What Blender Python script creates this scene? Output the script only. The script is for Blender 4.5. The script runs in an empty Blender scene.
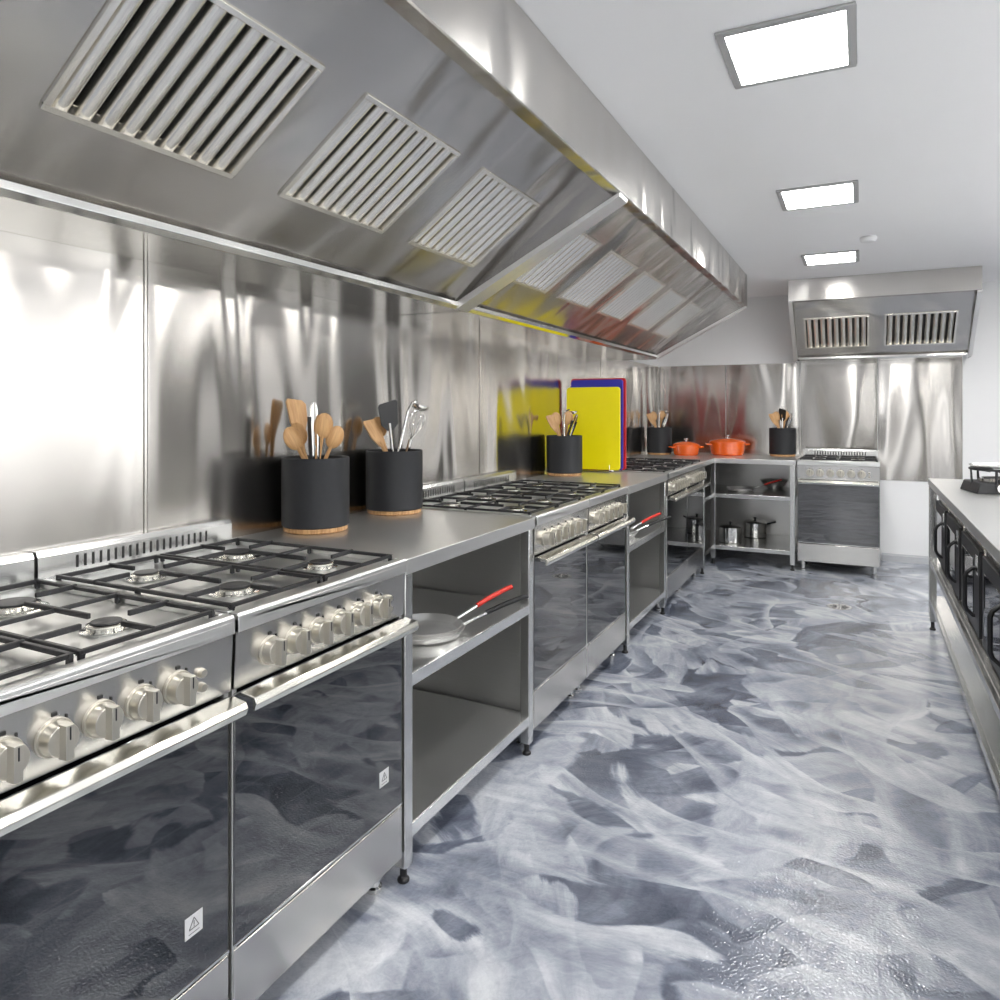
import bpy, bmesh, math, random
from mathutils import Vector, Matrix, Euler, Quaternion
random.seed(4)
scene = bpy.context.scene
COL = scene.collection
pi = math.pi

# ------------------------------------------------------------------ materials
def new_mat(name):
    m = bpy.data.materials.new(name); m.use_nodes = True
    nt = m.node_tree; b = nt.nodes["Principled BSDF"]
    return m, nt, b
def N(nt, t, **kw):
    n = nt.nodes.new(t)
    for k, v in kw.items():
        if k in ("inputs",):
            for a, c in v.items(): n.inputs[a].default_value = c
        else: setattr(n, k, v)
    return n
def simple(name, col, rough=.5, metal=0, noise=0.0, nscale=30, bump=0.0, **kw):
    m, nt, b = new_mat(name)
    b.inputs["Roughness"].default_value = rough
    b.inputs["Metallic"].default_value = metal
    for k, v in kw.items(): b.inputs[k].default_value = v
    tc = N(nt, "ShaderNodeTexCoord")
    nz = N(nt, "ShaderNodeTexNoise", inputs={"Scale": nscale, "Detail": 3})
    nt.links.new(tc.outputs["Object"], nz.inputs["Vector"])
    mx = N(nt, "ShaderNodeMix", data_type='RGBA')
    d = 1 - noise
    mx.inputs[6].default_value = (col[0]*d, col[1]*d, col[2]*d, 1)
    mx.inputs[7].default_value = (min(1, col[0]*(1+noise)), min(1, col[1]*(1+noise)), min(1, col[2]*(1+noise)), 1)
    nt.links.new(nz.outputs["Fac"], mx.inputs[0])
    nt.links.new(mx.outputs[2], b.inputs["Base Color"])
    if bump:
        bp = N(nt, "ShaderNodeBump", inputs={"Strength": bump, "Distance": .002})
        nt.links.new(nz.outputs["Fac"], bp.inputs["Height"])
        nt.links.new(bp.outputs[0], b.inputs["Normal"])
    return m
def steel(name, col=(.62, .62, .61), rough=.28, aniso=.75, wave=.0, wdist=.02, wscale=(1.5, 1.5, .5), warm=.0, brush=.06, nsc=1.6, metal=1.0):
    m, nt, b = new_mat(name)
    b.inputs["Metallic"].default_value = metal
    b.inputs["Anisotropic"].default_value = aniso
    tan = N(nt, "ShaderNodeCombineXYZ", inputs={"X": .002, "Y": .004, "Z": 1})
    nt.links.new(tan.outputs[0], b.inputs["Tangent"])
    geo = N(nt, "ShaderNodeNewGeometry")
    b.inputs["Roughness"].default_value = rough
    n2 = N(nt, "ShaderNodeTexNoise", inputs={"Scale": 1.1, "Detail": 1})
    nt.links.new(geo.outputs["Position"], n2.inputs["Vector"])
    mx = N(nt, "ShaderNodeMix", data_type='RGBA')
    mx.inputs[6].default_value = (col[0]*(.95+warm), col[1]*.95, col[2]*(.95-warm), 1)
    mx.inputs[7].default_value = (col[0]*1.05, col[1]*1.05, col[2]*1.05, 1)
    nt.links.new(n2.outputs["Fac"], mx.inputs[0])
    mp = N(nt, "ShaderNodeMapping"); mp.inputs["Scale"].default_value = (3, 3, 420)
    nt.links.new(geo.outputs["Position"], mp.inputs["Vector"])
    nz = N(nt, "ShaderNodeTexNoise", inputs={"Scale": 1.5, "Detail": 1})
    nt.links.new(mp.outputs[0], nz.inputs["Vector"])
    mr = N(nt, "ShaderNodeMapRange", inputs={"To Min": 1-brush, "To Max": 1+brush})
    nt.links.new(nz.outputs["Fac"], mr.inputs["Value"])
    vs = N(nt, "ShaderNodeVectorMath", operation='SCALE')
    nt.links.new(mx.outputs[2], vs.inputs[0]); nt.links.new(mr.outputs[0], vs.inputs["Scale"])
    nt.links.new(vs.outputs[0], b.inputs["Base Color"])
    if wave:
        mp2 = N(nt, "ShaderNodeMapping"); mp2.inputs["Scale"].default_value = wscale
        nt.links.new(geo.outputs["Position"], mp2.inputs["Vector"])
        n3 = N(nt, "ShaderNodeTexNoise", inputs={"Scale": nsc, "Detail": .8, "Distortion": .4})
        nt.links.new(mp2.outputs[0], n3.inputs["Vector"])
        bp = N(nt, "ShaderNodeBump", inputs={"Strength": wave, "Distance": wdist})
        nt.links.new(n3.outputs["Fac"], bp.inputs["Height"])
        nt.links.new(bp.outputs[0], b.inputs["Normal"])
    return m

M = {}
M['wallsteel'] = steel("brushed_wall_steel", (.62, .60, .57), .17, .85, .9, .062, (1.6, 1.6, .42), .02)
M['hood'] = steel("hood_steel", (.60, .585, .565), .25, .65, .9, .045, (1.3, 2.2, .8), .02)
M['filter'] = steel("filter_steel", (.90, .87, .80), .26, .2, brush=.02, metal=.95)
M['steel'] = steel("brushed_steel", (.70, .70, .685), .25, .6, .3, .008)
M['satin'] = steel("satin_shelf_steel", (.64, .635, .62), .3, .5, .5, .012, metal=.85)
M['shelf'] = steel("bright_shelf_steel", (.84, .84, .825), .2, .3, .4, .01, (2, 2, 2), brush=0, metal=.9)
M['top'] = steel("worktop_steel", (.78, .78, .765), .33, .3, .3, .004, (2, 2, 2), brush=0, metal=.92)
M['panel'] = steel("cooker_steel", (.62, .605, .58), .24, .7)
M['chrome'] = steel("polished_steel", (.80, .795, .77), .1, .0, brush=0)
M['flange'] = steel("flange_steel", (.86, .85, .83), .3, .0, brush=0, metal=.75)
M['pan'] = steel("pan_steel", (.92, .915, .90), .25, .0, brush=0, metal=.8)
M['handle'] = steel("handle_metal", (.78, .765, .70), .18, .4, brush=.02)
M['knob'] = simple("champagne_knob", (.62, .59, .52), .28, .85, .04)
M['shade_steel'] = steel("cavity_shade_steel", (.07, .068, .065), .4, .2)  # shade of filter gaps and cavities put into a dark steel colour
M['iron'] = simple("cast_iron", (.018, .018, .02), .45, 0, .3, 80, .3)
M['black'] = simple("matte_black_ceramic", (.012, .013, .016), .55, 0, .2, 60, .2)
M['rubber'] = simple("black_plastic", (.012, .012, .013), .4, 0, .1)
M['white'] = simple("white_paint", (.88, .88, .88), .6, 0, .01, 4)
M['door'] = simple("added_door_dark_grey", (.05, .048, .046), .5, 0, .05)  # for the added doors, dark so the steel reflects dark streaks
M['ceil'] = simple("ceiling_paint", (.92, .92, .925), .7, 0, .01, 3)
M['sticker'] = simple("sticker_white", (.62, .62, .63), .5)
M['ink'] = simple("ink_black", (.02, .02, .02), .6)
M['ink2'] = simple("faded_ink_grey", (.12, .12, .12), .6)
M['frame'] = simple("lamp_frame_grey", (.46, .46, .46), .5, .2, .03)
M['base'] = simple("baseboard_grey", (.5, .51, .53), .5, 0, .05)
M['orange'] = simple("orange_enamel", (.85, .13, .01), .15, 0, .04, 5, 0, **{"Coat Weight": .6})
M['yellow'] = simple("yellow_plastic", (.97, .84, .0), .4, 0, .02)
M['blue'] = simple("blue_plastic", (.03, .03, .42), .4, 0, .02)
M['red'] = simple("red_plastic", (.55, .02, .02), .35, 0, .02)
M['redh'] = simple("red_silicone", (.66, .035, .02), .35, 0, .02)
M['plas'] = simple("detector_white", (.8, .8, .8), .4)

def glassm():
    m, nt, b = new_mat("oven_glass")
    tc = N(nt, "ShaderNodeTexCoord"); sp = N(nt, "ShaderNodeSeparateXYZ"); nt.links.new(tc.outputs["Object"], sp.inputs[0])
    wv = N(nt, "ShaderNodeMath", operation='MULTIPLY'); wv.inputs[1].default_value = 1/.09
    nt.links.new(sp.outputs[2], wv.inputs[0])
    fr = N(nt, "ShaderNodeMath", operation='FRACT'); nt.links.new(wv.outputs[0], fr.inputs[0])
    cr = N(nt, "ShaderNodeValToRGB")
    cr.color_ramp.elements[0].position = .02; cr.color_ramp.elements[0].color = (.022, .023, .024, 1)
    cr.color_ramp.elements[1].position = .05; cr.color_ramp.elements[1].color = (.004, .0045, .0055, 1)
    nt.links.new(fr.outputs[0], cr.inputs[0]); nt.links.new(cr.outputs[0], b.inputs["Base Color"])
    b.inputs["Roughness"].default_value = .012
    b.inputs["IOR"].default_value = 2.35
    return m
M['glass'] = glassm()

def wood(name, c1, c2):
    m, nt, b = new_mat(name)
    tc = N(nt, "ShaderNodeTexCoord"); mp = N(nt, "ShaderNodeMapping"); mp.inputs["Scale"].default_value = (60, 60, 6)
    nt.links.new(tc.outputs["Object"], mp.inputs["Vector"])
    nz = N(nt, "ShaderNodeTexNoise", inputs={"Scale": 1.5, "Detail": 4, "Distortion": .6})
    nt.links.new(mp.outputs[0], nz.inputs["Vector"])
    cr = N(nt, "ShaderNodeValToRGB")
    cr.color_ramp.elements[0].color = (*c1, 1); cr.color_ramp.elements[1].color = (*c2, 1)
    cr.color_ramp.elements[0].position = .3; cr.color_ramp.elements[1].position = .7
    nt.links.new(nz.outputs["Fac"], cr.inputs["Fac"]); nt.links.new(cr.outputs[0], b.inputs["Base Color"])
    b.inputs["Roughness"].default_value = .5
    return m
M['wood'] = wood("beech_wood", (.46, .24, .09), (.66, .40, .18))
M['wood2'] = wood("olive_wood", (.32, .15, .05), (.62, .38, .18))

def emis(name, col, s):
    m, nt, b = new_mat(name)
    b.inputs["Base Color"].default_value = (.8, .8, .8, 1)
    b.inputs["Emission Color"].default_value = (*col, 1)
    b.inputs["Emission Strength"].default_value = s
    return m
M['lamp'] = emis("lamp_diffuser", (1, .99, .97), 33.0)
M['win'] = emis("added_window_glow", (.95, .975, 1), 1.15)  # glow of the added windows, all out of view

def floor_mat():
    m, nt, b = new_mat("resin_floor")
    L = nt.links.new
    geo = N(nt, "ShaderNodeNewGeometry")
    def mt(op, x, y=None, k=None):
        q = N(nt, "ShaderNodeMath", operation=op); L(x, q.inputs[0])
        if y is not None: L(y, q.inputs[1])
        elif k is not None: q.inputs[1].default_value = k
        return q.outputs[0]
    def warp(scale, amt, det, off):
        o = N(nt, "ShaderNodeVectorMath", operation='ADD'); o.inputs[1].default_value = off; L(geo.outputs["Position"], o.inputs[0])
        nw = N(nt, "ShaderNodeTexNoise", inputs={"Scale": scale, "Detail": det}); L(o.outputs[0], nw.inputs["Vector"])
        sub = N(nt, "ShaderNodeVectorMath", operation='SUBTRACT'); sub.inputs[1].default_value = (.5, .5, .5); L(nw.outputs["Color"], sub.inputs[0])
        sc = N(nt, "ShaderNodeVectorMath", operation='SCALE'); sc.inputs["Scale"].default_value = amt; L(sub.outputs[0], sc.inputs[0])
        add = N(nt, "ShaderNodeVectorMath", operation='ADD'); L(o.outputs[0], add.inputs[0]); L(sc.outputs[0], add.inputs[1])
        return add.outputs[0]
    n0 = N(nt, "ShaderNodeTexNoise", inputs={"Scale": 1.7, "Detail": 6, "Roughness": .58, "Distortion": .4})
    L(warp(1.2, .6, 2, (9, 3, 0)), n0.inputs["Vector"])
    cloud = n0.outputs["Fac"]
    s = mt('ADD', mt('MULTIPLY', cloud, k=1.0), k=-.02)
    rnd = random.Random(11)
    for i, (ang, sc1, bias, amp) in enumerate([(25, 1.0, .17, .72), (110, 1.2, -.08, .70), (65, 1.25, .19, .74), (160, 1.1, -.03, .68), (40, 1.55, .17, .78), (130, 1.35, -.08, .72), (85, 1.2, .15, .78), (15, 1.7, .17, .78)]):
        off = (rnd.uniform(-20, 20), rnd.uniform(-20, 20), rnd.uniform(-5, 5))
        wv = warp(.95, .95, 1.2, off)
        rt = N(nt, "ShaderNodeVectorRotate", rotation_type='Z_AXIS'); L(wv, rt.inputs["Vector"]); rt.inputs["Angle"].default_value = math.radians(ang)
        mp = N(nt, "ShaderNodeMapping"); mp.inputs["Scale"].default_value = (1.5*sc1, 7.0*sc1, 1); L(rt.outputs[0], mp.inputs["Vector"])
        st = N(nt, "ShaderNodeTexNoise", inputs={"Scale": 1.0, "Detail": 6, "Roughness": .62, "Distortion": .12}); L(mp.outputs[0], st.inputs["Vector"])
        mp2 = N(nt, "ShaderNodeMapping"); mp2.inputs["Scale"].default_value = (1.1*sc1, 2.2*sc1, 1); L(rt.outputs[0], mp2.inputs["Vector"])
        mk = N(nt, "ShaderNodeTexNoise", inputs={"Scale": 1.0, "Detail": 1.5, "Roughness": .4}); L(mp2.outputs[0], mk.inputs["Vector"])
        feather = mt('ADD', mk.outputs["Fac"], mt('MULTIPLY', mt('SUBTRACT', st.outputs["Fac"], k=.5), k=.10))
        mr = N(nt, "ShaderNodeMapRange", interpolation_type='SMOOTHSTEP', inputs={"From Min": .515, "From Max": .535}); L(feather, mr.inputs["Value"])
        mr2 = N(nt, "ShaderNodeMapRange", interpolation_type='SMOOTHSTEP', inputs={"From Min": .52, "From Max": .72, "To Min": .9, "To Max": .05}); L(mk.outputs["Fac"], mr2.inputs["Value"])
        mask = mt('MULTIPLY', mr.outputs[0], mr2.outputs[0])
        val = mt('ADD', mt('ADD', mt('MULTIPLY', st.outputs["Fac"], k=amp), mt('MULTIPLY', cloud, k=.32)), k=bias-.06)
        mix = N(nt, "ShaderNodeMix", data_type='FLOAT'); L(mask, mix.inputs[0]); L(s, mix.inputs[2]); L(val, mix.inputs[3])
        s = mix.outputs[0]
    fg = N(nt, "ShaderNodeTexNoise", inputs={"Scale": 26, "Detail": 4, "Roughness": .6, "Distortion": 1.5}); L(warp(1.1, 1.1, 1.5, (4, 4, 4)), fg.inputs["Vector"])
    s = mt('ADD', s, mt('MULTIPLY', mt('SUBTRACT', fg.outputs["Fac"], k=.5), k=.14))
    cr = N(nt, "ShaderNodeValToRGB")
    e = cr.color_ramp.elements
    e[0].position = .28; e[0].color = (.065, .076, .108, 1)
    e[1].position = .77; e[1].color = (.68, .70, .73, 1)
    x = e.new(.40); x.color = (.135, .152, .20, 1)
    x = e.new(.51); x.color = (.25, .273, .335, 1)
    x = e.new(.63); x.color = (.43, .455, .515, 1)
    L(s, cr.inputs["Fac"]); L(cr.outputs[0], b.inputs["Base Color"])
    b.inputs["Roughness"].default_value = .17
    b.inputs["Coat Weight"].default_value = .5; b.inputs["Coat Roughness"].default_value = .06
    fn = N(nt, "ShaderNodeTexNoise", inputs={"Scale": 130, "Detail": 1})
    L(geo.outputs["Position"], fn.inputs["Vector"])
    bp = N(nt, "ShaderNodeBump", inputs={"Strength": .8, "Distance": .0018})
    L(fn.outputs["Fac"], bp.inputs["Height"]); L(bp.outputs[0], b.inputs["Normal"])
    L(bp.outputs[0], b.inputs["Coat Normal"])
    return m
M['floor'] = floor_mat()

# ------------------------------------------------------------------ mesh builder
class MB:
    def __init__(s): s.v = []; s.f = []; s.m = []
    def add(s, vs, fs, m=0):
        o = len(s.v); s.v += [tuple(x) for x in vs]
        for f in fs: s.f.append([i+o for i in f]); s.m.append(m)
        return s
    def box(s, x0, x1, y0, y1, z0, z1, m=0):
        vs = [(x, y, z) for z in (z0, z1) for y in (y0, y1) for x in (x0, x1)]
        return s.add(vs, [(0, 2, 3, 1), (4, 5, 7, 6), (0, 1, 5, 4), (2, 6, 7, 3), (0, 4, 6, 2), (1, 3, 7, 5)], m)
    def prism(s, poly, axis, a0, a1, m=0):
        n = len(poly); vs = []
        for a in (a0, a1):
            for (p, q) in poly:
                vs.append({'x': (a, p, q), 'y': (p, a, q), 'z': (p, q, a)}[axis])
        fs = [tuple(range(n)), tuple(range(2*n-1, n-1, -1))] + [(i, (i+1) % n, n+(i+1) % n, n+i) for i in range(n)]
        return s.add(vs, fs, m)
    def tube(s, pts, r, seg=10, m=0, caps=True, r2=None):
        pts = [Vector(p) for p in pts]; n = len(pts); vs = []; fs = []
        up = None
        for i, p in enumerate(pts):
            if i == 0: d = pts[1]-p
            elif i == n-1: d = p-pts[i-1]
            else: d = (pts[i+1]-p).normalized()+(p-pts[i-1]).normalized()
            d.normalize()
            if up is None:
                up = Vector((0, 0, 1)) if abs(d.z) < .9 else Vector((1, 0, 0))
            a = d.cross(up).normalized(); up2 = a.cross(d).normalized(); up = up2
            rr = r if r2 is None else r+(r2-r)*i/(n-1)
            for k in range(seg):
                t = 2*pi*k/seg
                vs.append(p+a*math.cos(t)*rr+up2*math.sin(t)*rr)
        for i in range(n-1):
            for k in range(seg):
                fs.append((i*seg+k, i*seg+(k+1) % seg, (i+1)*seg+(k+1) % seg, (i+1)*seg+k))
        if caps: fs += [tuple(range(seg)), tuple(range((n-1)*seg, n*seg))]
        return s.add(vs, fs, m)
    def cyl(s, p0, p1, r, seg=20, m=0, r2=None): return s.tube([p0, p1], r, seg, m, True, r2)
    def lathe(s, prof, c=(0, 0, 0), seg=32, m=0, sc=(1, 1, 1)):
        vs = []; fs = []; n = len(prof)
        for (r, z) in prof:
            for k in range(seg):
                t = 2*pi*k/seg
                vs.append((c[0]+r*math.cos(t)*sc[0], c[1]+r*math.sin(t)*sc[1], c[2]+z*sc[2]))
        for i in range(n-1):
            for k in range(seg):
                fs.append((i*seg+k, i*seg+(k+1) % seg, (i+1)*seg+(k+1) % seg, (i+1)*seg+k))
        return s.add(vs, fs, m)
    def ell(s, c, rx, ry, rz, m=0, seg=16, t0=-pi/2, t1=pi/2, n=9):
        prof = [(math.cos(t0+(t1-t0)*i/(n-1)), math.sin(t0+(t1-t0)*i/(n-1))) for i in range(n)]
        return s.lathe(prof, c, seg, m, (rx, ry, rz))
    def done(s, name, mats, parent=None, loc=(0, 0, 0), rot=(0, 0, 0), bevel=0, label=None, angle=35, solid=False):
        me = bpy.data.meshes.new(name)
        me.from_pydata(s.v, [], s.f)
        if not isinstance(mats, (list, tuple)): mats = [mats]
        for x in mats: me.materials.append(M[x] if isinstance(x, str) else x)
        me.polygons.foreach_set("material_index", s.m)
        bm = bmesh.new(); bm.from_mesh(me)
        bmesh.ops.remove_doubles(bm, verts=bm.verts, dist=1e-6)
        bmesh.ops.recalc_face_normals(bm, faces=bm.faces)
        bm.to_mesh(me); bm.free()
        me.polygons.foreach_set("use_smooth", [True]*len(me.polygons))
        me.set_sharp_from_angle(angle=math.radians(angle))
        o = bpy.data.objects.new(name, me); COL.objects.link(o)
        if parent: o.parent = parent
        o.location = loc; o.rotation_euler = rot
        if bevel:
            b = o.modifiers.new("bevel", 'BEVEL'); b.width = bevel; b.segments = 2; b.limit_method = 'ANGLE'; b.harden_normals = False
        if label: o["label"] = label
        return o

def empty(name, loc, rz=0, label="", cat="", group=None):
    e = bpy.data.objects.new(name, None); COL.objects.link(e)
    e.empty_display_size = .1
    e.location = loc; e.rotation_euler = (0, 0, rz)
    tag(e, label, cat, group); return e
def tag(o, label, cat, group=None):
    o["label"] = label; o["category"] = cat
    if group: o["group"] = group
def dup(root, loc, rz=None, label=None, rot=None, skip=()):
    def rec(o, par):
        c = o.copy(); COL.objects.link(c)
        if par is not None: c.parent = par
        for ch in o.children:
            if ch.name.split('.')[0] in skip: continue
            rec(ch, c)
        return c
    c = rec(root, None); c.location = loc
    if rz is not None: c.rotation_euler = (0, 0, rz)
    if rot is not None: c.rotation_euler = rot
    if label: c["label"] = label
    return c
def struct(o): o["kind"] = "structure"; return o

# ------------------------------------------------------------------ dimensions
WX = -1.80; BY = 7.10; CZ = 2.37; RX = 3.2; FY = -3.2

# ------------------------------------------------------------------ room
struct(MB().box(WX-.15, RX+.1, FY-.1, BY+.15, -.1, 0).done("floor", 'floor'))
struct(MB().box(WX-.15, RX+.1, FY-.1, BY+.15, CZ, CZ+.1).done("ceiling", 'ceil'))
struct(MB().box(WX-.15, WX-.006, FY, BY+.15, 0, CZ).done("wall_left", 'white'))
struct(MB().box(WX-.006, RX, BY+.006, BY+.15, 0, CZ).done("wall_back", 'white'))
wf = MB()
fw = [(-.55, .25)]  # unseen front window, added as a bright reflection for the rear splashback
xs = [WX-.15]+[q for w in fw for q in w]+[RX+.1]
for i in range(0, len(xs), 2): wf.box(xs[i], xs[i+1], FY-.1, FY, 0, CZ)
for a, b_ in fw: wf.box(a, b_, FY-.1, FY, 0, .6); wf.box(a, b_, FY-.1, FY, 2.15, CZ)
struct(wf.done("wall_front", 'white'))
wr = MB()
added_wins = [(-1.6, -.2), (.9, 2.3), (3.2, 4.6)]  # unseen windows, added to give the steel bright areas to reflect
ys = [FY]+[q for w in added_wins for q in w]+[BY+.006]
for i in range(0, len(ys), 2): wr.box(RX, RX+.1, ys[i], ys[i+1], 0, CZ)
for a, b_ in added_wins:
    wr.box(RX, RX+.1, a, b_, 0, .85); wr.box(RX, RX+.1, a, b_, 2.15, CZ)
struct(wr.done("wall_right", 'white'))
k = 0
for i, (a, b_) in enumerate(added_wins):
    k += 1
    w = MB().box(RX+.06, RX+.08, a, b_, .85, 2.15, 0)
    for q in (a, b_-.05, (a+b_)/2-.02): w.box(RX+.02, RX+.06, q, q+.05, .85, 2.15, 1)
    w.box(RX+.02, RX+.06, a, b_, .85, .9, 1).box(RX+.02, RX+.06, a, b_, 2.10, 2.15, 1)
    struct(w.done("added_window_%d" % k, ['win', 'plas']))
for a, b_ in fw:
    k += 1
    w = MB().box(a, b_, FY-.08, FY-.06, .6, 2.15, 0)
    for q in (a, b_-.05, (a+b_)/2-.02): w.box(q, q+.05, FY-.06, FY-.02, .6, 2.15, 1)
    w.box(a, b_, FY-.06, FY-.02, .6, .65, 1).box(a, b_, FY-.06, FY-.02, 2.10, 2.15, 1)
    struct(w.done("added_window_%d" % k, ['win', 'plas']))
dd = MB()  # unseen double door, added as a dark shape for the steel to reflect
for (a, b_) in ((5.25, 5.98), (6.0, 6.73)): dd.box(RX-.05, RX-.001, a, b_, .01, 2.1).tube([(RX-.08, (a if a > 5.9 else b_)+(.06 if a > 5.9 else -.06), z) for z in (.9, 1.2)], .012, 10, 1)
struct(dd.done("added_door_1", ['door', 'chrome'], bevel=.004))
dd = MB().box(1.30, 2.15, BY-.05, BY+.004, .01, 2.1).tube([(1.38, BY-.08, z) for z in (.9, 1.2)], .012, 10, 1)  # unseen rear door, added for a dark reflection in the side splashback
struct(dd.done("added_door_2", ['door', 'chrome'], bevel=.004))
dd = MB().box(.75, 1.75, FY+.001, FY+.05, .01, 2.1).tube([(.85, FY+.08, z) for z in (.9, 1.2)], .012, 10, 1)  # unseen front door, added to darken the rear splashback's reflection
struct(dd.done("added_door_3", ['door', 'chrome'], bevel=.004))
struct(MB().prism([(BY+.006, 0), (BY-.012, 0), (BY-.012, .05), (BY+.006, .065)], 'x', .16, 1.29).done("baseboard_back", 'base'))

# steel splashback sheets
sy = [-.65, 1.37, 3.36, 5.34, BY]
for i in range(4):
    o = MB().box(WX-.004, WX, sy[i]+.0015, sy[i+1]-.0015, .90, 1.74).box(WX, WX+.004, sy[i+1]-.012, sy[i+1]-.003, .90, 1.74).done("splashback_panel", 'wallsteel', bevel=.001)
    tag(o, "brushed stainless steel splashback sheet behind the cooking line", "wall panel", "splashback sheets")
for (a, b_, z0) in [(-1.79, -1.15, .90), (-1.15, -.497, .90), (-.494, .13, .70), (.133, .76, .70)]:
    o = MB().box(a, b_-.003, BY, BY+.004, z0, 1.74).box(b_-.008, b_-.003, BY-.003, BY, z0, 1.74).done("splashback_panel", 'wallsteel', bevel=.001)
    tag(o, "brushed stainless steel splashback sheet behind the single cooker", "wall panel", "splashback sheets")

# ------------------------------------------------------------------ ceiling lights
lroot = empty("ceiling_light", (-.19, 2.27, CZ), 0, "square recessed LED ceiling panel with grey frame", "ceiling light", "ceiling panels")
fr = MB(); hx, hy, w = .178, .192, .024
for (x0, x1, y0, y1) in [(-hx, hx, -hy, -hy+w), (-hx, hx, hy-w, hy), (-hx, -hx+w, -hy+w, hy-w), (hx-w, hx, -hy+w, hy-w)]:
    fr.box(x0, x1, y0, y1, -.008, 0)
fr.done("lamp_frame", 'frame', lroot, bevel=.002)
MB().box(-hx+w, hx-w, -hy+w, hy-w, -.007, -.001).done("lamp_diffuser", 'lamp', lroot)
for y in (.65, 3.89, 5.51, -.97): dup(lroot, (-.19, y, CZ))
for x in (1.3, 2.5):
    for y in (-.97, .65, 2.27, 3.89, 5.51): dup(lroot, (x, y, CZ))
sd = MB().lathe([(0, 0), (.045, 0), (.05, -.012), (.04, -.03), (.02, -.036), (0, -.036)]).done("smoke_detector", 'plas', loc=(.04, 4.95, CZ))
tag(sd, "small round white smoke detector on the ceiling", "smoke detector")

# ------------------------------------------------------------------ hoods
def slopemat(yg, zg, yt, zt, u0=0):
    v = Vector((0, yt-yg, zt-zg)); L = v.length; v.normalize()
    u = Vector((1, 0, 0)); w = u.cross(v)
    Mx = Matrix(((u.x, v.x, w.x, u0), (u.y, v.y, w.y, yg), (u.z, v.z, w.z, zg), (0, 0, 0, 1)))
    return Mx, L
filter_mesh = {}
def make_filter(parent, Mx, u, v, W, H, label=None):
    key = (round(W, 3), round(H, 3))
    if key not in filter_mesh:
        fr = MB(); t = .014
        fr.box(0, W, 0, t, -.03, .006).box(0, W, H-t, H, -.03, .006).box(0, t, t, H-t, -.03, .006).box(W-t, W, t, H-t, -.03, .006)
        n = 9; p = (W-2*t)/n
        bf = MB()
        for i in range(n):
            c = t+p*(i+.5); h = p*.35
            pts = [(c-h*math.cos(pi*j/10), -.014+.014*math.sin(pi*j/10)) for j in range(11)]
            pts = [(c-h, -.026)]+pts+[(c+h, -.026)]
            poly = pts+[(q[0]+(c-q[0])*.12, q[1]-.003) for q in reversed(pts)]
            bf.prism(poly, 'y', t, H-t)
        for i in range(n+1):
            c = t+p*i; h = p*.30
            c0 = max(t, c-h); c1 = min(W-t, c+h)
            bf.prism([(c0, -.050), (c0, -.040), (c0+.0015, -.040), (c0+.0015, -.048), (c1-.0015, -.048), (c1-.0015, -.040), (c1, -.040), (c1, -.050)], 'y', t, H-t, 1)  # back channels coloured dark for the shade between baffles
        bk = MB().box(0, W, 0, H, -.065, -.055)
        filter_mesh[key] = (fr, bf, bk)
    fr, bf, bk = filter_mesh[key]
    e = bpy.data.objects.new("grease_filter", None); COL.objects.link(e); e.empty_display_size = .05
    e.parent = parent; e.matrix_local = Mx @ Matrix.Translation((u, v, 0))
    if 'd' not in filter_mesh: filter_mesh['d'] = {}
    if key not in filter_mesh['d']:
        a = fr.done("filter_frame", 'filter', e, bevel=.0015)
        b2 = bf.done("baffle", ['filter', 'shade_steel'], e)
        c2 = bk.done("filter_back", 'shade_steel', e)
        filter_mesh['d'][key] = (a, b2, c2)
    else:
        for q in filter_mesh['d'][key]:
            c = q.copy(); c.parent = e; COL.objects.link(c)
def make_hood(loc, rz, L, yg, zg, yf, zf, filt, v0, v1, slope_top, label, fw_=.05):
    r = empty("extractor_hood", loc, rz, label, "extractor hood", "kitchen extractor hoods")
    T = CZ-.002
    MB().prism([(-.001, zg), (yg-.02, zg), (yg-.035, zg+.012), (yg-.035, zg+.03), (yg-.015, zg+.028), (yg, zg+.018), (-.001, zg+.03)], 'x', 0, L).done("grease_gutter", 'chrome', r, bevel=.001)
    MB().prism([(yf, zf+.004), (yf, T), (yf+.012, T), (yf+.012, zf+.03), (yf+.045, zf+.03), (yf+.045, zf), (yf+.004, zf)], 'x', 0, L).done("front_panel", 'hood', r)
    Mx, SL = slopemat(yg, zg+.02, yf+.012, slope_top)
    sp = MB()
    def q(u0, u1, a, b_):
        sp.box(u0, u1, a, b_, -.012, 0)
    q(.0, L, 0, v0); q(.0, L, v1, SL)
    u = 0
    for (a, b_) in filt:
        q(u, a, v0, v1); u = b_
    q(u, L, v0, v1)
    o = sp.done("sloped_panel", 'hood', r); o.matrix_local = Mx
    MB().box(0, L, -.012, -.001, zg+.03, T).done("rear_sheet", 'shade_steel', r)
    MB().box(0.02, L-.02, yf+.02, -.02, T-.01, T).done("top_sheet", 'shade_steel', r)
    for a in (0, L-.014):
        MB().prism([(-.001, zg), (yg, zg), (yf+.002, zf+.003), (yf+.002, T), (-.001, T)], 'x', a+.001, a+.013).done("end_panel", 'hood', r, bevel=.002)
        x0, x1 = (a, a+fw_) if a == 0 else (a+.014-fw_, a+.014)
        MB().prism([(yg-.02, zg-.002), (yf+.006, zf-.012), (yf+.002, zf+.006), (yg, zg+.020)], 'x', x0, x1).done("edge_flange", 'flange', r, bevel=.001)
    for (a, b_) in filt: make_filter(r, Mx, a, v0, b_-a, v1-v0)
    return r
R90 = pi/2
fl1 = [(a+.4, a+.4+.455) for a in (.20, .81, 1.42, 2.02)]
make_hood((WX, -.4, 0), R90, 3.05, -.27, 1.73, -1.0, 2.12, fl1, .2066, .565, 2.27, "long stainless steel extractor hood with baffle filters along the cooking line")
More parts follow.
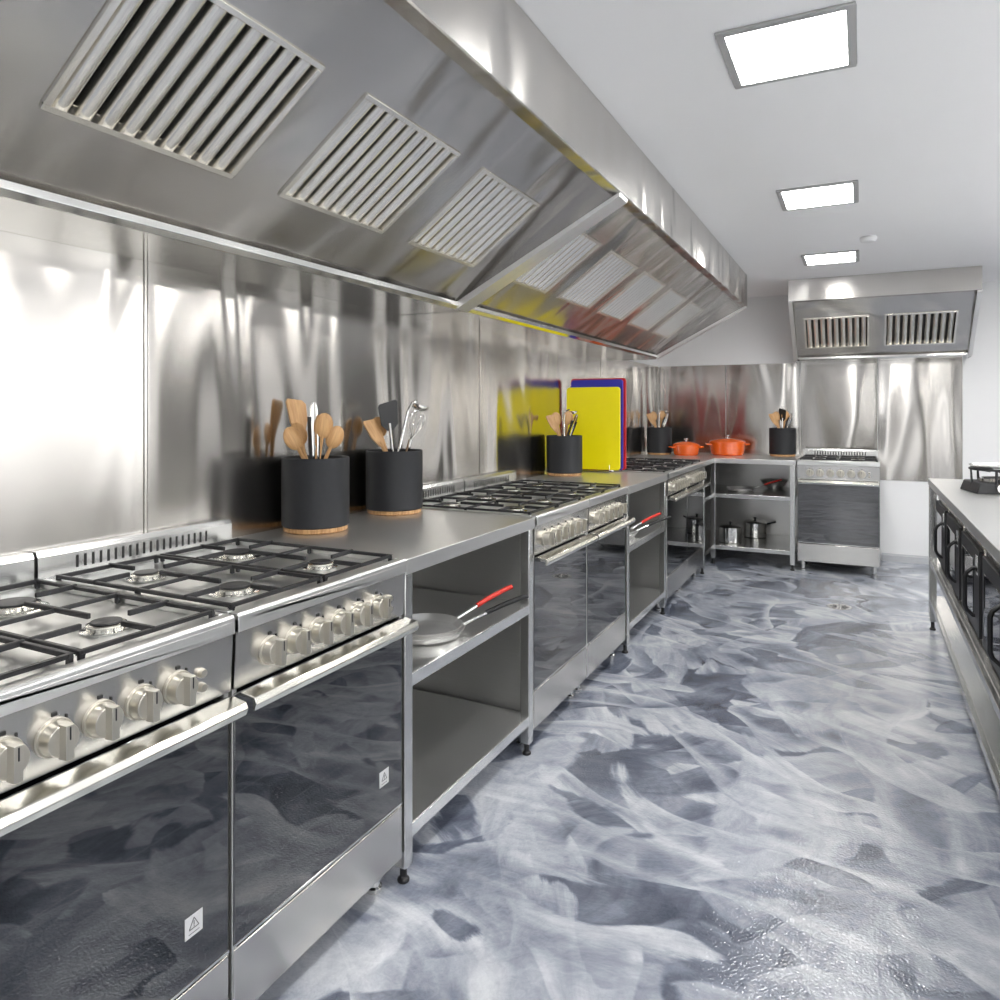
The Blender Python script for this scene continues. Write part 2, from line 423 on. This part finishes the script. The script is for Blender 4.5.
fl2 = [(a-2.65, a-2.65+.46) for a in (2.735, 3.34, 3.955, 4.57, 5.18)]
make_hood((WX, 2.65, 0), R90, 3.28, -.27, 1.73, -1.0, 2.12, fl2, .2066, .565, 2.27, "stainless steel extractor hood with five filters joined to the long hood")
make_hood((-.53, BY, 0), 0, 1.325, -.25, 1.74, -.80, 2.19, [(.10, .59), (.70, 1.20)], .12, .46, 2.262, "short stainless steel extractor hood with two filters over the single cooker", .03)

# ------------------------------------------------------------------ cooker
def make_cooker(loc, rz, label):
    r = empty("cooker", loc, rz, label, "cooker", "stainless steel gas cookers")
    W = .297
    MB().box(-W+.012, W-.012, -.30, .335, .085, .868).done("body", 'shade_steel', r)
    for x in (-W, W-.012): MB().box(x, x+.012, -.335, .335, .085, .868).done("side_panel", 'satin', r, bevel=.002)
    hb = MB()
    hb.box(-W, W, -.352, .29, .868, .893)
    hb.prism([(-.352, .868), (-.352, .900), (-.347, .905), (-.325, .905), (-.322, .893), (-.322, .868)], 'x', -W, W)
    hb.box(-W, -W+.014, -.322, .29, .893, .905).box(W-.014, W, -.322, .29, .893, .905)
    hob = hb.done("hob", 'top', r, bevel=.0015)
    bg = MB().box(-W, W, .305, .338, .868, .955)
    bg.prism([(.305, .955), (.312, .968), (.338, .968), (.338, .955)], 'x', -W, W).box(-W, W, .289, .306, .868, .900)
    for i in range(20):
        x = -.20+i*.021
        bg.box(x-.0035, x+.0035, .3045, .306, .915, .946, 1)
    bg.done("backguard", ['steel', 'ink'], r)
    for (bx, by, s) in [(-.145, -.18, 1.0), (.145, -.18, .8), (-.145, .12, .8), (.145, .12, 1.15)]:
        b = MB()
        b.lathe([(0, 0), (.055*s, 0), (.057*s, .003), (.05*s, .005), (.0, .005)], (0, 0, .8935), 24, 0)
        b.lathe([(.042*s, .004), (.044*s, .013), (.036*s, .015), (0, .015)], (0, 0, .8935), 24, 1)
        b.lathe([(.034*s, .015), (.036*s, .016), (.034*s, .018), (.02*s, .019), (0, .019)], (0, 0, .8935), 24, 2)
        b.done("burner", ['chrome', 'handle', 'iron'], hob, (bx, by, 0))
    g = MB(); gx, y0, y1 = .138, -.315, .262; z0, z1 = .908, .916; t = .0045
    g.box(-gx, gx, y0, y0+2*t, z0, z1).box(-gx, gx, y1-2*t, y1, z0, z1)
    g.box(-gx, -gx+2*t, y0, y1, z0, z1).box(gx-2*t, gx, y0, y1, z0, z1)
    my = (y0+y1)/2
    g.box(-gx, gx, my-t, my+t, z0, z1)
    for by in (-.18, .12):
        for sx in (-1, 1):
            g.box(min(sx*.048, sx*gx), max(sx*.048, sx*gx), by-t*.9, by+t*.9, z0, z1+.003)
        ya, yb = (y0, my) if by < my else (my, y1)
        g.box(-t*.9, t*.9, ya, by-.048, z0, z1+.003).box(-t*.9, t*.9, by+.048, yb, z0, z1+.003)
    for fx in (-gx+t, gx-t):
        for fy in (y0+t, my, y1-t): g.box(fx-t, fx+t, fy-t, fy+t, .8935, z0)
    g1 = g.done("pan_support", 'iron', hob, (-.143, 0, 0), bevel=.0018)
    g2 = g1.copy(); COL.objects.link(g2); g2.location = (.143, 0, 0)
    cp = MB().prism([(-.34, .752), (-.346, .866), (-.30, .868), (-.30, .752)], 'x', -W, W)
    for i in range(6):
        x = -.205+.075*i
        cp.box(x-.004, x+.004, -.3465, -.343, .8375, .8435, 1).box(x+.018, x+.0205, -.3463, -.342, .826, .834, 1)
    cpo = cp.done("control_panel", ['panel', 'ink'], r)
    kn = None
    for i in range(6):
        x = -.205+.075*i
        if kn is None:
            k = MB()
            k.tube([(0, 0, 0), (0, -.006, 0), ], .030, 28, 0)
            k.tube([(0, -.006, 0), (0, -.022, 0), (0, -.027, 0)], .027, 28, 0, True, .0245)
            k.prism([(-.0075, -.024), (-.0065, -.042), (.0065, -.042), (.0075, -.024)], 'z', -.0265, .0265, 0)
            k.box(-.0012, .0012, -.0432, -.0415, .004, .024, 1)
            kn = k.done("knob", ['knob', 'ink'], cpo, (x, -.343, .805), bevel=.0018)
        else:
            c = kn.copy(); COL.objects.link(c); c.location = (x, -.343, .805)
    for z in (.787, .814):
        MB().tube([(0, 0, 0), (0, -.008, 0), (0, -.011, 0)], .0095, 16, 0, True, .007).done("button", 'knob', cpo, (.222, -.343, z))
    d = MB().box(-W+.002, W-.002, -.338, -.302, .236, .742, 0)
    door = d.done("oven_door", 'glass', r, bevel=.003)
    MB().box(-W+.002, W-.002, -.3395, -.3375, .236, .241).done("door_trim", 'chrome', door)
    h = MB().prism([(-.390, .716), (-.396, .730), (-.390, .743), (-.352, .748), (-.352, .742), (-.384, .735), (-.382, .718)], 'x', -W+.006, W-.006)
    for x in (-.25, .25): h.box(x-.012, x+.012, -.386, -.337, .722, .738)
    h.done("handle", 'handle', door, bevel=.002)
    s = MB().box(.19, .230, -.3395, -.3385, .325, .365, 0)
    tx, tz, a = .210, .348, .011
    o1 = [(tx-a, tz-a*.75), (tx+a, tz-a*.75), (tx, tz+a)]
    for i in range(3):
        p, q = Vector(o1[i]), Vector(o1[(i+1) % 3]); nn = Vector((-(q-p).y, (q-p).x)).normalized()*.0007
        s.prism([tuple(p-nn), tuple(q-nn), tuple(q+nn), tuple(p+nn)], 'y', -.3402, -.3395, 1)
    s.box(tx-.0008, tx+.0008, -.3402, -.3395, tz-.003, tz+.005, 1).box(tx-.0008, tx+.0008, -.3402, -.3395, tz-.006, tz-.0045, 1)
    s.box(tx-.012, tx+.012, -.3402, -.3395, .331, .3322, 1)
    s.done("warning_sticker", ['sticker', 'ink2'], door, label="small white sticker with a black warning triangle")
    MB().box(-W+.002, W-.002, -.338, -.302, .086, .230).done("storage_drawer", 'panel', r, bevel=.003)
    for (x, y) in [(-.26, -.27), (.26, -.27), (-.26, .29), (.26, .29)]:
        MB().lathe([(0, 0), (.022, 0), (.022, .012), (.016, .016), (.016, .086), (0, .086)], (0, 0, 0), 18).done("leg", 'chrome', r, (x, y, 0))
    return r
XC = WX+.342
CL = "stainless steel gas cooker with four burners and dark glass oven"
ck = make_cooker((XC, .74, 0), R90, CL)
dup(ck, (XC, 1.343, 0), R90)
for y in (2.82, 3.425, 4.945, 5.545): dup(ck, (XC, y, 0), R90, skip=("warning_sticker",))
dup(ck, (-.165, BY-.44, 0), 0, "single stainless steel gas cooker standing against the rear splashback", skip=("warning_sticker",))

# ------------------------------------------------------------------ open shelf work tables
def make_table(loc, rz, L, D, label, shelves=(.575, .155), name="work_table"):
    r = empty(name, loc, rz, label, "work table", "open steel work tables")
    hd = D/2; hl = L/2
    tp = MB().box(-hl, hl, -hd, hd, .895, .9)
    tp.box(-hl, hl, -hd-.004, -hd+.001, .858, .9).box(-hl, hl, hd-.005, hd, .86, .9)
    tp.box(-hl, -hl+.004, -hd, hd, .86, .9).box(hl-.004, hl, -hd, hd, .86, .9)
    tp.done("worktop", 'top', r, bevel=.0015)
    for z in shelves:
        MB().box(-hl+.012, hl-.012, -hd+.008, hd-.01, z-.004, z).box(-hl+.04, hl-.04, -hd+.004, -hd+.008, z-.036, z).box(-hl+.012, -hl+.016, -hd+.02, hd-.02, z-.034, z).box(hl-.016, hl-.012, -hd+.02, hd-.02, z-.034, z).done("shelf", 'shelf', r, bevel=.001)
    for sx in (-1, 1):
        for sy_ in (-1, 1):
            x = sx*(hl-.021); y = sy_*(hd-.022)
            l = MB().box(x-.019, x+.019, y-.019, y+.019, .045, .895)
            l.lathe([(0, 0), (.017, 0), (.017, .01), (.01, .014), (.01, .05), (0, .05)], (x, y, 0), 14, 1)
            l.done("leg", ['steel', 'rubber'], r, bevel=.003)
    MB().box(-.42, .42, hd-.017, hd-.013, .03, .86).done("back_sheet", 'satin', r)
    return r
TL = "stainless steel work table with two open shelves in the cooking line"
t1 = make_table((XC, 2.083, 0), R90, .868, .684, TL)
t2 = dup(t1, (XC, 4.188, 0), R90)

def corner():
    r = empty("corner_work_table", (-1.45, 6.6, 0), 0, "L-shaped stainless steel corner work table with open shelves", "work table")
    ox, oy = -1.45, 6.6
    P = [(WX+.003, 5.852), (-1.114, 5.852), (-1.114, 6.30), (-.475, 6.30), (-.475, BY-.003), (WX+.003, BY-.003)]
    P = [(a-ox, b_-oy) for a, b_ in P]
    MB().prism(P, 'z', .86, .90).done("worktop", 'top', r, bevel=.002)
    P2 = [(WX+.01, 5.87), (-1.125, 5.87), (-1.125, 6.31), (-.49, 6.31), (-.49, BY-.02), (WX+.01, BY-.02)]
    P2 = [(a-ox, b_-oy) for a, b_ in P2]
    for z in (.60, .16): MB().prism(P2, 'z', z-.034, z).done("shelf", 'steel', r, bevel=.002)
    for (x, y) in [(-1.136, 5.875), (-1.13, 6.322), (-.50, 6.322), (-.50, 7.06), (-1.77, 5.875), (-1.77, 7.06)]:
        x -= ox; y -= oy
        l = MB().box(x-.019, x+.019, y-.019, y+.019, .045, .86)
        l.lathe([(0, 0), (.017, 0), (.017, .01), (.01, .014), (.01, .05), (0, .05)], (x, y, 0), 14, 1)
        l.done("leg", ['steel', 'rubber'], r, bevel=.003)
    MB().box(WX+.005-ox, -.49-ox, BY-.01-oy, BY-.006-oy, .03, .855).done("back_sheet", 'satin', r)
corner()

# ------------------------------------------------------------------ island
def island():
    X0, X1, Y0, Y1 = .36, 1.35, .35, 5.03
    r = empty("island_table", ((X0+X1)/2, (Y0+Y1)/2, 0), 0, "long stainless steel island table with shelves holding ovens", "work table")
    cx, cy = (X0+X1)/2, (Y0+Y1)/2; hx, hy = (X1-X0)/2, (Y1-Y0)/2
    MB().box(-hx, hx, -hy, hy, .86, .90).done("worktop", 'top', r, bevel=.003)
    for z in (.43, .20):
        MB().box(-hx+.02, hx-.02, -hy+.02, hy-.02, z-.005, z).done("shelf", 'shelf', r, bevel=.001)
        for (xa, xb) in ((-hx+.004, -hx+.03), (hx-.03, hx-.004)):
            MB().box(xa, xb, -hy+.04, hy-.04, z-.035, z-.005).done("rail", 'steel', r, bevel=.002)
    for y in (.38, 2.45, 4.99):
        for sx in (-1, 1):
            x = sx*(hx-.022); yy = y-cy
            l = MB().box(x-.02, x+.02, yy-.02, yy+.02, .05, .86)
            l.lathe([(0, 0), (.017, 0), (.017, .01), (.01, .014), (.01, .05), (0, .05)], (x, yy, 0), 14, 1)
            l.done("leg", ['steel', 'rubber'], r, bevel=.003)
island()

def make_oven(loc, rz):
    r = empty("countertop_oven", loc, rz, "black and steel countertop oven with looped handle", "oven", "countertop ovens")
    MB().box(-.28, .28, -.20, .24, .015, .38).done("body", 'panel', r, bevel=.006)
    MB().box(-.26, .26, -.214, -.2, .04, .36).done("oven_door", 'rubber', r, bevel=.003)
    MB().box(-.20, .12, -.217, -.214, .09, .31).done("door_window", 'glass', r, bevel=.001)
    MB().box(.19, .245, -.217, -.214, .27, .34).done("control_display", 'chrome', r, bevel=.001)
    pts = [(.15, -.212, .10)]+[(.15, -.220-.026*min(1, 2.4*math.sin(pi*i/10)), .10+.18*i/10) for i in range(11)]+[(.15, -.212, .28)]
    MB().tube(pts, .0075, 12).done("handle", 'rubber', r)
    for x in (-.24, .24):
        for y in (-.17, .2): MB().cyl((x, y, 0), (x, y, .018), .018, 12).done("foot", 'rubber', r)
    return r
ov = make_oven((.60, 4.60, .431), -R90)
for y in (4.0, 3.4, 2.8, 2.05): dup(ov, (.60, y, .431))

for i, y in enumerate((4.3, 3.4, 2.75)):
    o = MB().prism([(-.2, .03), (-.17, 0), (.17, 0), (.2, .03), (.19, .03), (.165, .004), (-.165, .004), (-.19, .03)], 'y', -.26, .26).box(-.2, .2, -.26, -.255, 0, .03).box(-.2, .2, .255, .26, 0, .03).done("baking_tray", 'pan', loc=(.72, y, .201), bevel=.001)
    tag(o, "shallow steel baking tray on the island's lower shelf", "tray", "baking trays")

def wok(loc):
    r = empty("portable_gas_burner", loc, .2, "black portable gas burner with steel ring on the island", "gas burner")
    MB().prism([(-.17, 0), (.17, 0), (.15, .05), (-.15, .05)], 'y', -.13, .13).done("body", 'iron', r, bevel=.006)
    MB().lathe([(.10, .05), (.115, .052), (.115, .066), (.10, .068), (.10, .05)], seg=32).done("burner_ring", 'chrome', r)
    g = MB()
    for k in range(6):
        t = k*pi/3
        g.tube([(.15*math.cos(t), .15*math.sin(t), .03), (.155*math.cos(t), .155*math.sin(t), .11), (.06*math.cos(t), .06*math.sin(t), .10)], .007, 8)
    g.tube([(.155*math.cos(2*pi*k/24), .155*math.sin(2*pi*k/24), .11) for k in range(25)], .006, 8)
    g.done("pan_support", 'iron', r)
    MB().lathe([(0, .118), (.15, .118), (.16, .128), (.155, .13), (.148, .122), (0, .122)]).done("steel_plate", 'pan', r)
    MB().tube([(-.06, -.135, .028), (-.06, -.155, .028)], .02, 16).done("knob", 'chrome', r)
    r.scale = (.9, .9, 1.05)
wok((.63, 4.32, .901))

# ------------------------------------------------------------------ canisters & utensils
def make_can(loc):
    r = empty("utensil_canister", loc, 0, "round matte black utensil canister with wooden base", "utensil holder", "utensil canisters")
    R = .113
    MB().lathe([(0, .018), (R-.004, .018), (R, .022), (R, .246), (R-.003, .25), (R-.008, .246), (R-.008, .03), (0, .03)], seg=48).done("body", 'black', r)
    MB().lathe([(0, 0), (R-.012, 0), (R-.006, .004), (R-.006, .018), (0, .018)], seg=48).done("wooden_base", 'wood2', r)
    return r
cans = [(-1.668, 1.92, .9), (-1.672, 2.39, .9), (-1.672, 4.24, .9), (-1.67, 6.62, .9), (-.625, 6.86, .9)]
c0 = make_can(cans[0])
for p in cans[1:]: dup(c0, p)

ut = {}
def up(name, o): ut[name] = o
def build_utensils():
    o = MB().tube([(0, 0, 0), (0, 0, .33)], .0085, 10, 0, True, .007)
    o.ell((0, 0, .355), .036, .010, .048); up('spoon', o)
    o = MB().tube([(0, 0, 0), (0, 0, .30)], .008, 10)
    o.prism([(-.012, .28), (.012, .28), (.031, .33), (.036, .40), (.03, .41), (-.02, .40), (-.033, .385), (-.030, .33)], 'y', -.004, .004); up('spatula', o)
    o = MB().tube([(0, 0, 0), (0, 0, .33)], .006, 10, 1)
    pl = [(-.012, .30), (.012, .30), (.036, .325), (.043, .40), (.036, .41), (-.036, .425), (-.043, .415), (-.036, .325)]
    o.prism(pl, 'y', -.002, .002, 0)
    up('turner', o)
    o = MB().tube([(0, 0, 0), (0, 0, .36), (0, .02, .40), (0, .05, .41)], .0055, 10)
    o.ell((0, .085, .40), .036, .036, .026, 0, 18, -pi/2, 0, 6); up('ladle', o)
    o = MB().tube([(0, 0, 0), (0, 0, .28)], .009, 10)
    for k in range(5):
        t = k*pi/5
        for sg in (1, -1):
            o.tube([(sg*math.cos(t)*.034*math.sin(pi*i/12), sg*math.sin(t)*.034*math.sin(pi*i/12), .28+.13*math.sin(pi*i/24)) for i in range(13)], .0014, 6)
    up('whisk', o)
    o = MB()
    for sx in (-1, 1):
        o.prism([(sx*.003, 0), (sx*.012, 0), (sx*.016, .28), (sx*.011, .39), (sx*.004, .41), (sx*.005, .37), (sx*.008, .28)], 'y', -.007, .007, 0)
        o.prism([(sx*.012, .20), (sx*.0155, .20), (sx*.020, .36), (sx*.015, .36)], 'y', -.0085, .0085, 1)
    up('tongs', o)
build_utensils()
proto = {}
UN = {'spoon': ("wooden_spoon", ['wood'], "light beech wooden spoon standing in a black canister", "spoon"),
      'spatula': ("wooden_spatula", ['wood'], "flat wooden spatula standing in a black canister", "spatula"),
      'turner': ("turner", ['rubber', 'chrome'], "black turner with steel handle in a black canister", "turner"),
      'ladle': ("ladle", ['chrome'], "steel ladle standing in a black canister", "ladle"),
      'whisk': ("whisk", ['chrome'], "steel wire whisk standing in a black canister", "whisk"),
      'tongs': ("kitchen_tongs", ['chrome', 'rubber'], "steel tongs with black grips in a black canister", "tongs")}
def utensil(kind, can, dx, dy=0, twist=0, sc=1.0, bx=None, by=0):
    nm, mats, lab, cat = UN[kind]
    if kind not in proto:
        o = ut[kind].done(nm, mats); proto[kind] = o
    else:
        o = proto[kind].copy(); COL.objects.link(o)
    tag(o, lab, cat, nm.replace('_', ' ')+"s in canisters")
    cx, cy, cz = cans[can]
    front = Vector((-cx, -cy, 0)).normalized()
    side = Vector((-front.y, front.x, 0))
    if bx is None: bx = -dx*.13
    o.location = Vector((cx, cy, cz+.035)) + side*bx - front*by
    z = (Vector((0, 0, 1))+side*dx-front*dy).normalized()
    y = (front - z*front.dot(z)).normalized(); x = y.cross(z)
    q = Matrix((x, y, z)).transposed().to_quaternion()
    o.rotation_mode = 'QUATERNION'
    o.rotation_quaternion = q @ Quaternion((0, 0, 1), twist)
    o.scale = (sc,)*3
utensil('spoon', 0, -.50, -.06, .4, .88)
utensil('spoon', 0, -.30, .04, -.3, .86, .03, .02)
utensil('spatula', 0, -.14, .08, .5, 1.03, -.01, .03)
utensil('spoon', 0, .14, -.1, .2, .92, -.02)
utensil('spoon', 0, .42, .0, .3, .86)
utensil('tongs', 0, -.02, -.02, .6, .98, .0, -.03)
utensil('spatula', 1, -.48, .0, .6, .92)
utensil('spoon', 1, -.30, .05, -.3, .90, .03, .03)
utensil('turner', 1, -.10, .0, .4, .98)
utensil('ladle', 1, .22, .0, 2.6, 1.04)
utensil('whisk', 1, .30, .06, 0, .95, -.01, .02)
for c in (2, 3, 4):
    utensil('spatula', c, -.42, 0, .5, .92)
    utensil('spoon', c, -.22, .05, .3, .92, .02)
    utensil('spoon', c, .12, .03, .2, .92)
    utensil('turner' if c == 4 else 'ladle', c, .0, .0, 2.4, .92)
    utensil('tongs', c, .36, .0, .5, .90)

# ------------------------------------------------------------------ cutting boards in rack
def rpoly(w, h, r, n=5):
    P = []
    for (cx, cz, a0) in [(w/2-r, r, -90), (w/2-r, h-r, 0), (-w/2+r, h-r, 90), (-w/2+r, r, 180)]:
        for i in range(n+1):
            a = math.radians(a0+90*i/n); P.append((cx+r*math.cos(a), cz+r*math.sin(a)))
    return P
def board(y, x, w, h, mat, col):
    b = MB().prism(rpoly(w, h, .02), 'y', -.008, .008)
    o = b.done("cutting_board", mat, loc=(x, y, .916), bevel=.002)
    tag(o, "%s plastic cutting board standing upright in a steel rack" % col, "cutting board", "coloured cutting boards")
board(4.545, -1.588, .37, .545, 'yellow', "yellow")
board(4.573, -1.572, .36, .595, 'blue', "blue")
board(4.600, -1.572, .385, .605, 'red', "red")
rk = MB()
for x in (-1.70, -1.47):
    rk.tube([(x, 4.515, .906), (x, 4.622, .906)], .005, 8)
    for y in (4.527, 4.560, 4.5865, 4.6145):
        rk.tube([(x, y, .908), (x, y, .95)], .0028, 8)
rk.tube([(-1.70, 4.515, .906), (-1.47, 4.515, .906)], .005, 8).tube([(-1.70, 4.622, .906), (-1.47, 4.622, .906)], .005, 8)
o = rk.done("board_rack", 'chrome'); tag(o, "steel wire rack holding upright cutting boards", "rack")

# ------------------------------------------------------------------ pots & pans
A = lambda deg: math.radians(26.6+deg)
def make_dutch(loc, rz, R):
    r = empty("casserole_pot", loc, rz, "orange enamelled casserole pot with lid on the corner worktop", "pot", "orange casserole pots")
    h = R*.72
    MB().lathe([(0, 0), (R*.82, 0), (R*.9, .01), (R, h), (R*.96, h), (R*.86, .02), (0, .015)], seg=40).done("pot_body", 'orange', r)
    MB().lathe([(R*1.01, h), (R*1.01, h+.008), (R*.85, h+.022), (R*.4, h+.036), (0, h+.04)], seg=40).lathe([(0, h-.001), (R*1.01, h-.001), (R*1.01, h)], seg=40).done("lid", 'orange', r)
    MB().lathe([(0, h+.038), (.01, h+.038), (.01, h+.05), (.022, h+.056), (.022, h+.064), (0, h+.066)], seg=20).done("lid_knob", 'chrome', r)
    for s in (-1, 1):
        MB().tube([(s*R*.96, -.04, h*.82), (s*(R+.03), -.03, h*.86), (s*(R+.035), 0, h*.87), (s*(R+.03), .03, h*.86), (s*R*.96, .04, h*.82)], .008, 10).done("handle", 'orange', r)
make_dutch((-1.42, 6.60, .901), A(10), .12)
make_dutch((-1.09, 6.80, .901), A(0), .16)

def make_pan(loc, rz, R, hm, lab, tilt=0):
    r = empty("frying_pan", loc, rz, lab, "frying pan", "frying pans on open shelves")
    r.rotation_euler = (0, tilt, rz)
    MB().lathe([(0, 0), (R*.80, 0), (R*.86, .003), (R, .026), (R*.985, .027), (R*.84, .007), (0, .005)], seg=40).done("pan_body", 'pan', r)
    MB().tube([(R*.97, 0, .022), (R+.05, 0, .042), (R+.09, 0, .056)], .006, 10).done("handle_bracket", 'chrome', r)
    MB().tube([(R+.08, 0, .053), (R+.14, 0, .074), (R+.21, 0, .093), (R+.23, 0, .096)], .0085, 12, 0, True, .008).done("handle", hm, r)
    return r
p = make_pan((-1.27, 1.99, .576), A(20), .13, 'rubber', "steel frying pan with black handle on an open shelf")
p2 = make_pan((-1.275, 2.0, .584), A(36), .122, 'redh', "steel frying pan with red handle stacked on another pan")
dup(p, (-1.28, 4.05, .576), A(16)); dup(p2, (-1.285, 4.06, .584), A(30))
dup(p2, (-.95, 6.62, .601), A(-5))
def make_sauce(loc, rz, R, h):
    r = empty("saucepan", loc, rz, "lidded stainless steel saucepan with black handle on the bottom shelf", "saucepan", "saucepans")
    MB().lathe([(0, 0), (R-.006, 0), (R, .006), (R, h), (R+.004, h+.002), (R-.003, h), (R-.004, .01), (0, .008)], seg=36).done("pot_body", 'chrome', r)
    MB().lathe([(R+.003, h+.001), (R*.8, h+.015), (0, h+.024)], seg=36).lathe([(0, h), (R+.003, h+.001)], seg=36).done("lid", 'chrome', r)
    MB().lathe([(0, h+.02), (.008, h+.02), (.008, h+.035), (.02, h+.04), (0, h+.048)], seg=16).done("lid_knob", 'rubber', r)
    MB().tube([(R, 0, h*.8), (R+.05, 0, h*.86), (R+.13, 0, h*.92)], .008, 10).done("handle", 'rubber', r)
    return r
s = make_sauce((-1.02, 6.52, .161), A(60), .10, .13)
dup(s, (-.86, 6.88, .161), A(20))
o = MB().lathe([(0, 0), (.05, 0), (.09, .03), (.12, .08), (.125, .082), (.118, .08), (.087, .034), (.05, .005), (0, .004)], seg=36).done("mixing_bowl", 'pan', loc=(-.70, 6.9, .601))
tag(o, "shallow steel mixing bowl on the corner table shelf", "bowl")

d = MB().lathe([(0, 0), (.075, 0), (.078, .002), (.066, .004), (.062, .003), (0, .003)], seg=36)
for k in range(8):
    t = k*pi/4; d.tube([(.02*math.cos(t), .02*math.sin(t), .0035), (.055*math.cos(t), .055*math.sin(t), .0035)], .003, 6, 1)
o = d.done("floor_drain", ['pan', 'ink'], loc=(-.13, 5.29, 0)); tag(o, "round steel floor drain cover", "drain")

# ------------------------------------------------------------------ world, camera
w = bpy.data.worlds.new("world"); scene.world = w; w.use_nodes = True
w.node_tree.nodes["Background"].inputs[0].default_value = (.8, .85, .9, 1)
w.node_tree.nodes["Background"].inputs[1].default_value = .3
cam = bpy.data.cameras.new("camera"); co = bpy.data.objects.new("camera", cam); COL.objects.link(co)
co.location = (0, 0, 1.31); co.rotation_euler = (R90, 0, math.radians(26.63))
cam.sensor_width = 36; cam.lens = 25.92; cam.shift_y = -.09; cam.clip_start = .02
scene.camera = co
scene.view_settings.view_transform = 'Standard'
scene.view_settings.exposure = .4
